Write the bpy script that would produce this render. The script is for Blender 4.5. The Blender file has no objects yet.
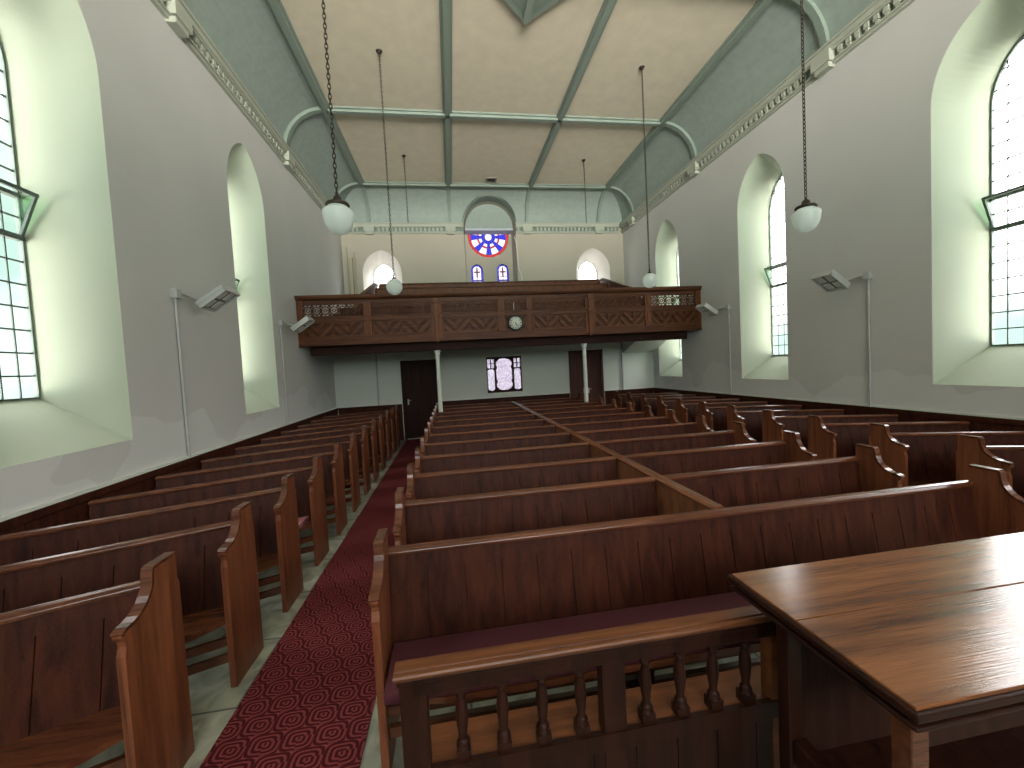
import bpy, bmesh, math, random
from mathutils import Vector, Matrix, geometry
random.seed(7)
S = bpy.context.scene
COL = S.collection
PI = math.pi
XL, XR, XC = -3.15, 6.15, 1.53
YB, YP, YF = 13.3, 11.5, -6.0
ZC = 7.5

# ------------------------------------------------------------------ materials
def nt(name):
    m = bpy.data.materials.new(name); m.use_nodes = True
    t = m.node_tree; b = t.nodes['Principled BSDF']
    return m, t, b
def lk(t, a, b): t.links.new(a, b)
def node(t, kind, **kw):
    n = t.nodes.new(kind)
    for k, v in kw.items(): setattr(n, k, v)
    return n
def coords(t, scale=(1,1,1), src='Object', rnd=False):
    tc = node(t, 'ShaderNodeTexCoord'); mp = node(t, 'ShaderNodeMapping')
    mp.inputs['Scale'].default_value = scale
    lk(t, tc.outputs[src], mp.inputs['Vector'])
    if rnd:
        oi = node(t, 'ShaderNodeObjectInfo'); mu = node(t, 'ShaderNodeVectorMath', operation='SCALE')
        cb = node(t, 'ShaderNodeCombineXYZ')
        for k in range(3): lk(t, oi.outputs['Random'], cb.inputs[k])
        lk(t, cb.outputs[0], mu.inputs[0]); mu.inputs['Scale'].default_value = 17.0
        lk(t, mu.outputs[0], mp.inputs['Location'])
    return mp.outputs['Vector']
def ramp(t, fac, stops):
    r = node(t, 'ShaderNodeValToRGB'); e = r.color_ramp.elements
    while len(e) < len(stops): e.new(0.5)
    for k, (p, c) in enumerate(stops):
        e[k].position = p; e[k].color = (*c, 1)
    lk(t, fac, r.inputs['Fac']); return r.outputs['Color']
def bump(t, b, h, strength=0.2, dist=0.01):
    n = node(t, 'ShaderNodeBump'); n.inputs['Strength'].default_value = strength
    n.inputs['Distance'].default_value = dist
    lk(t, h, n.inputs['Height']); lk(t, n.outputs['Normal'], b.inputs['Normal'])
def plain(name, col, rough=0.5, metal=0.0, var=0.12, scale=6.0, bmp=0.0):
    m, t, b = nt(name)
    v = coords(t, (scale,)*3)
    n = node(t, 'ShaderNodeTexNoise'); n.inputs['Detail'].default_value = 4
    lk(t, v, n.inputs['Vector'])
    lo = tuple(c*(1-var) for c in col); hi = tuple(min(1, c*(1+var)) for c in col)
    lk(t, ramp(t, n.outputs['Fac'], [(0.3, lo), (0.7, hi)]), b.inputs['Base Color'])
    b.inputs['Roughness'].default_value = rough; b.inputs['Metallic'].default_value = metal
    if bmp: bump(t, b, n.outputs['Fac'], bmp)
    return m
def wood(name, dark, light, axis, rough=0.32, k=1.0, spec=0.5):
    m, t, b = nt(name)
    sc = [14*k, 14*k, 14*k]; sc[axis] = 0.9*k
    v = coords(t, tuple(sc), rnd=True)
    w = node(t, 'ShaderNodeTexNoise'); w.inputs['Detail'].default_value = 5; w.inputs['Distortion'].default_value = 0.9
    w.inputs['Scale'].default_value = 1.3
    lk(t, v, w.inputs['Vector'])
    sc2 = [70*k]*3; sc2[axis] = 2.0*k
    v2 = coords(t, tuple(sc2), rnd=True)
    f = node(t, 'ShaderNodeTexNoise'); f.inputs['Detail'].default_value = 3
    lk(t, v2, f.inputs['Vector'])
    mx = node(t, 'ShaderNodeMix', data_type='FLOAT'); mx.inputs[0].default_value = 0.35
    lk(t, w.outputs['Fac'], mx.inputs[2]); lk(t, f.outputs['Fac'], mx.inputs[3])
    mid = tuple((a+c)/2 for a, c in zip(dark, light))
    lk(t, ramp(t, mx.outputs[0], [(0.36, dark), (0.5, mid), (0.64, light)]), b.inputs['Base Color'])
    b.inputs['Roughness'].default_value = rough
    b.inputs['Specular IOR Level'].default_value = spec
    bump(t, b, f.outputs['Fac'], 0.08, 0.004)
    return m
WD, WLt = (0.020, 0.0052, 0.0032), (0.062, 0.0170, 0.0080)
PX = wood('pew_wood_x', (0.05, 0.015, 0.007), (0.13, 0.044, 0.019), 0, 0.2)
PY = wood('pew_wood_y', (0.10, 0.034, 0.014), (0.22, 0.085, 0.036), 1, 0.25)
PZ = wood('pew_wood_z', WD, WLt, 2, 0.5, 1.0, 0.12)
EZ = wood('pew_end_wood', (0.072, 0.021, 0.009), (0.215, 0.069, 0.028), 2, 0.38, 1.0, 0.35)
DV = wood('divider_wood', (0.11, 0.040, 0.017), (0.25, 0.10, 0.043), 2, 0.4)
GX = wood('gallery_wood_x', (0.048, 0.015, 0.007), (0.128, 0.045, 0.018), 0, 0.5, 1.0, 0.25)
GZ = wood('gallery_wood_z', (0.070, 0.022, 0.009), (0.19, 0.068, 0.026), 2, 0.5, 1.0, 0.25)
GX2 = wood('gallery_pale_board', (0.060, 0.020, 0.009), (0.165, 0.062, 0.025), 0, 0.5, 1.0, 0.25)
GX3 = wood('gallery_deep_board', (0.036, 0.011, 0.005), (0.095, 0.032, 0.013), 0, 0.55, 1.0, 0.2)
GD = wood('gallery_dark_wood', (0.018, 0.006, 0.004), (0.040, 0.014, 0.008), 0, 0.6, 1.0, 0.15)
DK = wood('dark_door_wood', (0.016, 0.006, 0.004), (0.035, 0.014, 0.009), 2, 0.55, 1.0, 0.12)
DR = wood('brown_door_wood', (0.040, 0.014, 0.009), (0.090, 0.034, 0.022), 2, 0.5, 1.0, 0.25)
TX = wood('table_top_wood', (0.070, 0.024, 0.009), (0.24, 0.092, 0.034), 0, 0.15, 0.6)
RX = wood('rail_wood', (0.070, 0.024, 0.009), (0.17, 0.060, 0.022), 0, 0.3, 1.0, 0.25)
RZ = wood('rail_shaded_wood', (0.011, 0.0032, 0.002), (0.032, 0.0095, 0.005), 2, 0.38, 1.0, 0.2)  # rail wood darkened for the shade on its camera side

def plaster(name, base, patch, stain_amt=0.5):
    m, t, b = nt(name)
    v = coords(t, (1, 1, 1))
    n1 = node(t, 'ShaderNodeTexNoise'); n1.inputs['Scale'].default_value = 0.7; n1.inputs['Detail'].default_value = 6
    lk(t, v, n1.inputs['Vector'])
    n2 = node(t, 'ShaderNodeTexNoise'); n2.inputs['Scale'].default_value = 9; n2.inputs['Detail'].default_value = 8
    lk(t, v, n2.inputs['Vector'])
    a = ramp(t, n1.outputs['Fac'], [(0.35, tuple(c*0.94 for c in base)), (0.65, base)])
    # worn repaint patches low on the wall, with a shape of their own
    sx = node(t, 'ShaderNodeSeparateXYZ'); lk(t, v, sx.inputs[0])
    n3 = node(t, 'ShaderNodeTexNoise'); n3.inputs['Scale'].default_value = 0.9; n3.inputs['Detail'].default_value = 2
    lk(t, v, n3.inputs['Vector'])
    ad = node(t, 'ShaderNodeMath', operation='MULTIPLY_ADD'); ad.inputs[1].default_value = 2.6; ad.inputs[2].default_value = 0.1
    lk(t, n3.outputs['Fac'], ad.inputs[0])
    gt = node(t, 'ShaderNodeMath', operation='GREATER_THAN'); lk(t, ad.outputs[0], gt.inputs[0]); lk(t, sx.outputs['Z'], gt.inputs[1])
    ml = node(t, 'ShaderNodeMath', operation='MULTIPLY'); lk(t, gt.outputs[0], ml.inputs[0]); ml.inputs[1].default_value = stain_amt
    mx = node(t, 'ShaderNodeMix', data_type='RGBA'); lk(t, ml.outputs[0], mx.inputs[0])
    lk(t, a, mx.inputs[6]); mx.inputs[7].default_value = (*patch, 1)
    lk(t, mx.outputs[2], b.inputs['Base Color'])
    b.inputs['Roughness'].default_value = 0.75
    bump(t, b, n2.outputs['Fac'], 0.25, 0.01)
    return m
WALL = plaster('wall_plaster', (0.58, 0.585, 0.57), (0.68, 0.695, 0.69))
BACK = plaster('back_wall_plaster', (0.48, 0.44, 0.36), (0.48, 0.44, 0.36), 0.0)
PART = plaster('partition_plaster', (0.62, 0.68, 0.60), (0.5, 0.54, 0.48), 0.0)
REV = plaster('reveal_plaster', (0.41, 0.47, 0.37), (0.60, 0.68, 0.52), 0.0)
REVB = plaster('pale_reveal_plaster', (0.72, 0.69, 0.66), (0.7, 0.67, 0.64), 0.0)
CREAM = plain('ceiling_cream', (0.63, 0.585, 0.46), 0.7, var=0.05, scale=0.8)
COVE = plain('cove_green', (0.27, 0.335, 0.30), 0.6, var=0.06, scale=1.5)
RIBM = plain('rib_green', (0.20, 0.26, 0.22), 0.55, var=0.05)
CORN = plain('cornice_paint', (0.40, 0.43, 0.36), 0.6, var=0.05)
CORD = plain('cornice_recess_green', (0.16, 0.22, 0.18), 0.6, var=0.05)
WHITE = plain('white_paint', (0.62, 0.66, 0.60), 0.45, var=0.04)
PIPE = plain('grey_conduit', (0.42, 0.44, 0.43), 0.45, var=0.05)
STEEL = plain('heater_grey', (0.52, 0.54, 0.52), 0.4, 0.2, var=0.06, scale=20)
MIRR = plain('heater_reflector', (0.30, 0.26, 0.22), 0.3, 0.7, var=0.1, scale=30)
QUARTZ = plain('heater_element', (0.80, 0.80, 0.78), 0.3, var=0.05)
LEAD = plain('lead_bars', (0.06, 0.09, 0.08), 0.6, var=0.1)
FRAME = plain('iron_frame', (0.10, 0.14, 0.12), 0.5, var=0.1)
BRASS = plain('dark_bronze', (0.035, 0.026, 0.020), 0.4, 0.5, var=0.15, scale=30)
BLACK = plain('black_paint', (0.012, 0.012, 0.012), 0.4, var=0.1)
DIAL = plain('clock_dial', (0.62, 0.66, 0.58), 0.4, var=0.04)
MAROON = plain('maroon_cushion', (0.055, 0.004, 0.010), 0.85, var=0.25, scale=60, bmp=0.1)
PINK = plain('pink_cushion', (0.34, 0.14, 0.15), 0.85, var=0.2, scale=40)
BEIGE = plain('beige_boxing', (0.42, 0.36, 0.27), 0.6, var=0.06)
BLUELIT = plain('blue_lit_board', (0.50, 0.56, 0.66), 0.6, var=0.05)  # blue light from the window, put into the ledge colour
VENT = plain('vent_grey', (0.22, 0.20, 0.17), 0.6, var=0.1)

def floor_mat():
    m, t, b = nt('stone_floor')
    v = coords(t, (1, 1, 1))
    br = node(t, 'ShaderNodeTexBrick'); br.inputs['Scale'].default_value = 1.0
    br.inputs['Brick Width'].default_value = 0.9; br.inputs['Row Height'].default_value = 0.62
    br.inputs['Mortar Size'].default_value = 0.008
    br.inputs['Color1'].default_value = (0.33, 0.34, 0.28, 1); br.inputs['Color2'].default_value = (0.26, 0.28, 0.22, 1)
    br.inputs['Mortar'].default_value = (0.09, 0.10, 0.08, 1)
    lk(t, v, br.inputs['Vector'])
    n = node(t, 'ShaderNodeTexNoise'); n.inputs['Scale'].default_value = 5; n.inputs['Detail'].default_value = 8; n.inputs['Distortion'].default_value = 1.2
    lk(t, v, n.inputs['Vector'])
    mx = node(t, 'ShaderNodeMix', data_type='RGBA', blend_type='MULTIPLY'); mx.inputs[0].default_value = 0.9
    lk(t, br.outputs['Color'], mx.inputs[6]); lk(t, ramp(t, n.outputs['Fac'], [(0.3, (0.35, 0.35, 0.33)), (0.6, (1.0, 1.0, 0.95))]), mx.inputs[7])
    lk(t, mx.outputs[2], b.inputs['Base Color']); b.inputs['Roughness'].default_value = 0.6
    bump(t, b, n.outputs['Fac'], 0.2, 0.01)
    return m
FLOOR = floor_mat()
def carpet_mat():
    m, t, b = nt('red_carpet')
    tc = node(t, 'ShaderNodeTexCoord'); sx = node(t, 'ShaderNodeSeparateXYZ'); lk(t, tc.outputs['Object'], sx.inputs[0])
    def M(op, a, c=None, d=None):
        n = node(t, 'ShaderNodeMath', operation=op)
        for k, x in enumerate((a, c, d)):
            if x is None: continue
            if isinstance(x, (int, float)): n.inputs[k].default_value = x
            else: lk(t, x, n.inputs[k])
        return n.outputs[0]
    P = 0.165
    row = M('FLOOR', M('DIVIDE', sx.outputs['Y'], P*0.8))
    off = M('MULTIPLY', M('MODULO', row, 2.0), 0.5)
    u = M('SUBTRACT', M('FRACT', M('ADD', M('DIVIDE', sx.outputs['X'], P), off)), 0.5)
    w = M('SUBTRACT', M('FRACT', M('DIVIDE', sx.outputs['Y'], P*0.8)), 0.5)
    au = M('ABSOLUTE', u); aw = M('ABSOLUTE', w)
    p4 = M('POWER', M('ADD', M('POWER', au, 4.0), M('POWER', aw, 4.0)), 0.25)
    sh = M('MULTIPLY', M('GREATER_THAN', u, 0.0), 0.10)   # half-step break turns rings into key shapes
    sh = M('MULTIPLY', sh, M('LESS_THAN', w, 0.08))
    ring = M('SINE', M('MULTIPLY', M('ADD', p4, sh), 38.0))
    n = node(t, 'ShaderNodeTexNoise'); n.inputs['Scale'].default_value = 160; lk(t, tc.outputs['Object'], n.inputs['Vector'])
    fac = M('ADD', M('MULTIPLY', ring, 0.5), n.outputs['Fac'])
    lk(t, ramp(t, fac, [(0.2, (0.050, 0.007, 0.009)), (0.55, (0.10, 0.017, 0.020)), (0.9, (0.19, 0.042, 0.042))]), b.inputs['Base Color'])
    b.inputs['Roughness'].default_value = 0.95; b.inputs['Specular IOR Level'].default_value = 0.1
    bump(t, b, n.outputs['Fac'], 0.3, 0.005)
    return m
CARPET = carpet_mat()
def glass(name, col, gloss=0.06, rough=0.1):
    m = bpy.data.materials.new(name); m.use_nodes = True; t = m.node_tree
    t.nodes.remove(t.nodes['Principled BSDF']); out = t.nodes['Material Output']
    tr = node(t, 'ShaderNodeBsdfTransparent'); tr.inputs['Color'].default_value = (*col, 1)
    gl = node(t, 'ShaderNodeBsdfGlossy'); gl.inputs['Roughness'].default_value = rough
    mx = node(t, 'ShaderNodeMixShader'); mx.inputs[0].default_value = gloss
    lk(t, tr.outputs[0], mx.inputs[1]); lk(t, gl.outputs[0], mx.inputs[2]); lk(t, mx.outputs[0], out.inputs['Surface'])
    return m
PANE = glass('window_glass', (0.93, 0.935, 0.92))
GREENP = glass('green_tinted_cheek_glass', (0.72, 0.88, 0.76), 0.1)
def obscure():
    m, t, b = nt('obscured_glass')
    b.inputs['Base Color'].default_value = (0.74, 0.72, 0.80, 1); b.inputs['Roughness'].default_value = 0.5
    b.inputs['Transmission Weight'].default_value = 0.0
    out = t.nodes['Material Output']
    v = node(t, 'ShaderNodeTexVoronoi'); v.inputs['Scale'].default_value = 28; lk(t, coords(t), v.inputs['Vector'])
    tl = node(t, 'ShaderNodeBsdfTranslucent')
    cl = ramp(t, v.outputs['Distance'], [(0.15, (0.92, 0.90, 0.98)), (0.5, (0.45, 0.42, 0.55))])
    lk(t, cl, tl.inputs['Color'])
    mx = node(t, 'ShaderNodeMixShader'); mx.inputs[0].default_value = 0.85
    lk(t, b.outputs[0], mx.inputs[1]); lk(t, tl.outputs[0], mx.inputs[2])
    tr = node(t, 'ShaderNodeBsdfTransparent'); lk(t, ramp(t, v.outputs['Distance'], [(0.15, (0.92, 0.90, 0.95)), (0.6, (0.50, 0.47, 0.54))]), tr.inputs['Color'])
    ad = node(t, 'ShaderNodeMixShader'); ad.inputs[0].default_value = 0.7; lk(t, mx.outputs[0], ad.inputs[1]); lk(t, tr.outputs[0], ad.inputs[2]); lk(t, ad.outputs[0], out.inputs['Surface'])
    return m
OBSC = obscure()
ST = {'blue': glass('blue_stained_glass', (0.012, 0.012, 0.16), 0.02), 'red': glass('red_stained_glass', (0.15, 0.012, 0.012), 0.02),
      'white': glass('white_stained_glass', (0.30, 0.28, 0.34), 0.02), 'orange': glass('amber_stained_glass', (0.16, 0.05, 0.01), 0.02)}
def opal():
    m, t, b = nt('opal_globe_glass')
    b.inputs['Base Color'].default_value = (0.84, 0.92, 0.88, 1); b.inputs['Roughness'].default_value = 0.18
    out = t.nodes['Material Output']
    tl = node(t, 'ShaderNodeBsdfTranslucent'); tl.inputs['Color'].default_value = (0.93, 0.98, 0.96, 1)
    mx = node(t, 'ShaderNodeMixShader'); mx.inputs[0].default_value = 0.55
    lk(t, b.outputs[0], mx.inputs[1]); lk(t, tl.outputs[0], mx.inputs[2]); lk(t, mx.outputs[0], out.inputs['Surface'])
    return m
OPAL = opal()

# ------------------------------------------------------------------ mesh helpers
class MB:
    def __init__(s): s.v = []; s.f = []; s.m = []; s.sm = []; s.xf = None
    def add(s, vs, fs, mi=0, smooth=False):
        o = len(s.v)
        s.v += [tuple(s.xf(Vector(p))) if s.xf else tuple(p) for p in vs]
        for f in fs: s.f.append([o+i for i in f]); s.m.append(mi); s.sm.append(smooth)
        return s
    def box(s, x0, x1, y0, y1, z0, z1, mi=0):
        vs = [(x, y, z) for z in (z0, z1) for y in (y0, y1) for x in (x0, x1)]
        return s.add(vs, [(0,2,3,1), (4,5,7,6), (0,1,5,4), (2,6,7,3), (0,4,6,2), (1,3,7,5)], mi)
    def prism(s, pts, axis, a, b, mi=0, smooth=False):
        """pts: 2-D outline; axis 0: (y,z), 1: (x,z), 2: (x,y); extruded from a to b"""
        def P(p, t): return [(t, p[0], p[1]), (p[0], t, p[1]), (p[0], p[1], t)][axis]
        n = len(pts)
        vs = [P(p, a) for p in pts] + [P(p, b) for p in pts]
        fs = [tuple(range(n)), tuple(range(2*n-1, n-1, -1))]
        s.add(vs, fs, mi)
        return s.add(vs, [(i, (i+1) % n, n+(i+1) % n, n+i) for i in range(n)], mi, smooth)
    def lathe(s, prof, c=(0,0,0), seg=16, mi=0, smooth=True, axis=2):
        vs = []; fs = []; n = len(prof)
        for k in range(seg):
            a = 2*PI*k/seg
            for r, z in prof:
                x, y = r*math.cos(a), r*math.sin(a)
                p = (x, y, z) if axis == 2 else ((x, z, y) if axis == 1 else (z, x, y))
                vs.append((c[0]+p[0], c[1]+p[1], c[2]+p[2]))
        for k in range(seg):
            for i in range(n-1):
                a, b = k*n+i, ((k+1) % seg)*n+i
                fs.append((a, b, b+1, a+1))
        s.add(vs, fs, mi, smooth)
        for i, fl in ((0, 1), (n-1, 0)):
            if prof[i][0] > 1e-5: s.add([vs[k*n+i] for k in range(seg)], [tuple(range(seg))], mi)
        return s
    def tube(s, path, r, seg=8, mi=0, closed=False):
        path = [Vector(p) for p in path]; n = len(path); vs = []; fs = []
        up = Vector((0.13, 0.21, 0.97))
        for i, p in enumerate(path):
            a = path[(i-1) % n] if (closed or i > 0) else p
            b = path[(i+1) % n] if (closed or i < n-1) else p
            t = (b-a).normalized(); u = t.cross(up)
            if u.length < 0.1: u = t.cross(Vector((1, 0, 0)))
            u.normalize(); w = t.cross(u)
            for k in range(seg):
                q = 2*PI*k/seg; vs.append(p + u*r*math.cos(q) + w*r*math.sin(q))
        for i in range(n if closed else n-1):
            for k in range(seg):
                a, b = i*seg+k, i*seg+(k+1) % seg; j = ((i+1) % n)*seg
                fs.append((a, b, j+(k+1) % seg, j+k))
        s.add(vs, fs, mi, True)
        if not closed: s.add(vs[:seg], [tuple(range(seg))], mi); s.add(vs[-seg:], [tuple(range(seg))], mi)
        return s
    def loft(s, rings, mi=0, closed=True, smooth=False):
        n = len(rings[0]); vs = [p for r in rings for p in r]; fs = []
        for i in range(len(rings)-1):
            for k in range(n if closed else n-1):
                a, b = i*n+k, i*n+(k+1) % n
                fs.append((a, b, b+n, a+n))
        return s.add(vs, fs, mi, smooth)
    def build(s, name, mat, parent=None, bevel=0.0, fix=True):
        me = bpy.data.meshes.new(name); me.from_pydata(s.v, [], s.f)
        for m in (mat if isinstance(mat, (list, tuple)) else [mat]): me.materials.append(m)
        me.polygons.foreach_set('material_index', s.m); me.polygons.foreach_set('use_smooth', s.sm)
        if fix:
            bm = bmesh.new(); bm.from_mesh(me); bmesh.ops.recalc_face_normals(bm, faces=bm.faces); bm.to_mesh(me); bm.free()
        o = bpy.data.objects.new(name, me); COL.objects.link(o)
        if parent: o.parent = parent
        if bevel:
            b = o.modifiers.new('bevel', 'BEVEL'); b.width = bevel; b.segments = 2; b.limit_method = 'ANGLE'
        return o
def tag(o, label, cat, group=None):
    o['label'] = label; o['category'] = cat
    if group: o['group'] = group
    return o
def thing(name, label, cat, loc=(0,0,0), group=None):
    o = bpy.data.objects.new(name, None); COL.objects.link(o); o.location = loc; o.empty_display_size = 0.1
    return tag(o, label, cat, group)
def struct(o): o['kind'] = 'structure'; return o
def dup(root, loc, label):
    r = root.copy(); COL.objects.link(r); r.location = loc; r['label'] = label
    for ch in list(root.children):
        c = ch.copy(); COL.objects.link(c); c.parent = r
        for g in list(ch.children):
            d = g.copy(); COL.objects.link(d); d.parent = c
    return r

# ------------------------------------------------------------------ arches
def rect(u0, u1, z0, z1): return [(u0, z0), (u1, z0), (u1, z1), (u0, z1)]
def arch(hw, z0, zs, za, n=14, bottom=True):
    """outline (u, z): up the right side, over the pointed top, down the left"""
    h = za-zs; c = (h*h-hw*hw)/(2*hw); R = hw+c; right = []
    for k in range(n+1):
        s = k/n
        a = s*math.atan2(h, c); up, zp = R*math.cos(a)-c, R*math.sin(a)
        e = s*PI/2; ue, ze = hw*math.cos(e), h*math.sin(e)
        right.append((0.62*up+0.38*ue, zs+0.62*zp+0.38*ze))
    out = ([(hw, z0)] if bottom else []) + right
    return out + [(-u, z) for u, z in reversed(out[:-1])]
def span_at(o, z):
    xs = []
    for i in range(len(o)):
        (u0, a), (u1, b) = o[i], o[(i+1) % len(o)]
        if (a-z)*(b-z) < 0: xs.append(u0+(u1-u0)*(z-a)/(b-a))
    return (min(xs), max(xs)) if len(xs) > 1 else None
def vspan_at(o, u):
    zs = []
    for i in range(len(o)):
        (a, z0), (b, z1) = o[i], o[(i+1) % len(o)]
        if (a-u)*(b-u) < 0: zs.append(z0+(z1-z0)*(u-a)/(b-a))
    return (min(zs), max(zs)) if len(zs) > 1 else None

def holed_wall(name, axis, pos, back, u0, u1, z0, z1, holes, mats):
    """wall slab with splayed openings. axis 0: plane x=pos (u is y), axis 1: plane y=pos (u is x).
    holes: (front outline, back outline) in (u, z); mats = [wall, reveal]"""
    def P(u, z, d): return (d, u, z) if axis == 0 else (u, d, z)
    mb = MB()
    for d, side in ((pos, 0), (back, 1)):
        loops = [[(u0, z0), (u1, z0), (u1, z1), (u0, z1)]] + [h[side] for h in holes]
        flat = [p for l in loops for p in l]
        tris = geometry.tessellate_polygon([[Vector((p[0], p[1], 0)) for p in l] for l in loops])
        mb.add([P(u, z, d) for u, z in flat], [tuple(t) for t in tris], 0)
    rect = [(u0, z0), (u1, z0), (u1, z1), (u0, z1)]
    mb.loft([[P(u, z, pos) for u, z in rect], [P(u, z, back) for u, z in rect]], 0)
    for h in holes:
        mi = h[2] if len(h) > 2 else 1
        mb.loft([[P(u, z, pos) for u, z in h[0]], [P(u, z, back) for u, z in h[1]]], mi, smooth=False)
    return struct(mb.build(name, mats, fix=False))

# ------------------------------------------------------------------ floor, carpet
struct(MB().box(XL-0.7, XR+0.7, YF-0.3, YB+0.8, -0.2, 0.0).build('floor', FLOOR))
tag(MB().box(-1.34, -0.55, -2.0, YP-0.03, 0.0, 0.012).build('carpet_runner', CARPET),
    'long red patterned carpet runner along the aisle between the left and centre pews', 'carpet')

# ------------------------------------------------------------------ side walls and windows
W_FRONT = arch(0.60, 1.38, 4.85, 5.77)
W_GLASS = arch(0.365, 1.84, 4.72, 5.42)
DEP = 0.56
Lc = [3.86, 7.28, 0.42, -3.0]        # window centres along the left wall, the unseen last ones added for light
Rc = [3.70, 7.14, 10.57, 0.28, -3.1]  # right wall centres, the unseen last ones added for light
def sh(o, c): return [(u+c, z) for u, z in o]
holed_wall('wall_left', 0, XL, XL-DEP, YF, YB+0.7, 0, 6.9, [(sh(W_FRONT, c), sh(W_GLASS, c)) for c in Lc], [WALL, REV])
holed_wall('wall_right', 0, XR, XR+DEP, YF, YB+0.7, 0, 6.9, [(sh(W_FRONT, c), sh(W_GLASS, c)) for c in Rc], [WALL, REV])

def side_window(n, side, c, desc):
    x = (XL-DEP) if side < 0 else (XR+DEP)
    root = struct(thing('window_%d' % n, desc, 'window', (x, c, 0)))
    mb = MB(); o = W_GLASS
    mb.add([(0, u, z) for u, z in o], [tuple(range(len(o)))])
    mb.build('pane', PANE, root)
    # leaded bars
    mb = MB(); t = 0.007
    zs = [1.84+0.203*k for k in range(1, 7)]
    zs += [3.45] + [3.64+0.212*k for k in range(1, 9)]
    for z in zs:
        s = span_at(o, z)
        if s: mb.box(-t, t, s[0], s[1], z-t, z+t)
    for k in range(1, 5):
        u = -0.365+0.146*k; s = vspan_at(o, u+1e-4)
        if s: mb.box(-t*.8, t*.8, u-t*.8, u+t*.8, s[0], s[1])
    mb.build('glazing_bars', LEAD, root)
    # outer frame
    inn = [(u*0.965, 1.852+(z-1.84)*0.993) for u, z in o]
    mb = MB()
    for d0, d1 in ((-0.02, 0.02),):
        mb.loft([[(d0, u, z) for u, z in o], [(d1, u, z) for u, z in o], [(d1, u, z) for u, z in inn], [(d0, u, z) for u, z in inn], [(d0, u, z) for u, z in o]])
    mb.build('frame', FRAME, root)
    mb = MB()
    for z in (3.26, 3.64): mb.box(-0.025, 0.03, -0.365, 0.365, z-0.018, z+0.018)
    mb.build('transom', FRAME, root)
    # hopper vent tilted into the room
    i = -side; top = Vector((i*0.17, 0, 3.64)); bot = Vector((i*0.02, 0, 3.27))
    h = MB()
    for (a, b) in ((-0.35, -0.325), (0.325, 0.35)):
        h.prism([(bot.x-.012, bot.z), (bot.x+.012, bot.z), (top.x+.012, top.z), (top.x-.012, top.z)], 1, a, b)
    h.box(top.x-.012, top.x+.012, -0.35, 0.35, top.z-.02, top.z+.01)
    h.box(bot.x-.012, bot.x+.012, -0.35, 0.35, bot.z-.01, bot.z+.02)
    ho = h.build('hopper', FRAME, root)
    g = MB(); g.add([(bot.x, -.325, bot.z+.02), (bot.x, .325, bot.z+.02), (top.x, .325, top.z-.02), (top.x, -.325, top.z-.02)], [(0,1,2,3)])
    g.build('hopper_pane', PANE, ho)
    for q in (-0.345, 0.345):
        MB().prism([(i*0.02, 3.27), (top.x, 3.64), (i*0.02, 3.64)], 1, q-.002, q+.002).build('cheek', GREENP, ho)
    return root
names = {('L',0):'tall leaded window nearest on the left wall', ('L',1):'slender leaded window further along the left wall',
         ('L',2):'unseen left wall window added for light beside the pulpit', ('L',3):'unseen left wall window added for light behind the pulpit',
         ('R',0):'tall leaded window nearest on the right wall', ('R',1):'middle leaded window on the right wall past the wall heater',
         ('R',2):'furthest leaded window on the right wall crossing the gallery', ('R',3):'unseen right wall window added for light beside the pulpit', ('R',4):'unseen right wall window added for light behind the pulpit'}
nw = 1
for k, c in enumerate(Lc): side_window(nw, -1, c, names['L', k]); nw += 1
for k, c in enumerate(Rc): side_window(nw, 1, c, names['R', k]); nw += 1

# ------------------------------------------------------------------ back wall with lancets and stained glass recess
LAN_F = arch(0.60, 4.0, 5.05, 5.80); LAN_G = arch(0.36, 4.1, 5.02, 5.50)
lanc = [(-1.97, -1.99), (5.03, 5.0)]
def round_arch(hw, z0, zs, r=None, n=16):
    out = [(hw, z0)] + [(hw*math.cos(PI*k/n/2), zs+(r or hw)*math.sin(PI*k/n/2)) for k in range(n+1)]
    return out + [(-u, z) for u, z in reversed(out[:-1])]
RC_F = round_arch(0.86, 4.05, 6.45, 0.90); RC_G = round_arch(0.80, 4.05, 6.45, 0.86)
RECD = 0.56
holes = [(sh(LAN_F, a), sh(LAN_G, b), 1) for a, b in lanc] + [(sh(RC_F, XC), sh(RC_G, XC), 0)]
holed_wall('wall_back', 1, YB, YB+RECD, XL-0.05, XR+0.05, 0, 7.62, holes+[(rect(0.7, 2.4, 0.9, 2.3), rect(0.7, 2.4, 0.9, 2.3), 0)], [BACK, REVB])
root = struct(thing('window_%d' % nw, 'unseen window added behind the screen window to light it', 'window', (1.55, YB+.3, 0))); nw += 1  # added opening that lights the screen glass from behind
MB().add([(-.85, 0, .9), (.85, 0, .9), (.85, 0, 2.3), (-.85, 0, 2.3)], [(0,1,2,3)]).build('pane', PANE, root)
for k, (a, b) in enumerate(lanc):
    root = struct(thing('window_%d' % nw, 'small pointed lancet window high %s of the stained glass' % ('left' if k == 0 else 'right'), 'window', (b, YB+RECD-0.02, 0))); nw += 1
    MB().add([(u, 0, z) for u, z in LAN_G], [tuple(range(len(LAN_G)))]).build('pane', PANE, root)
    mb = MB(); inn = [(u*0.95, z-0.01) for u, z in LAN_G]
    mb.loft([[(u, d, z) for u, z in oo] for d, oo in ((-.02, LAN_G), (.02, LAN_G), (.02, inn), (-.02, inn), (-.02, LAN_G))])
    mb.build('frame', WHITE, root)
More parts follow.
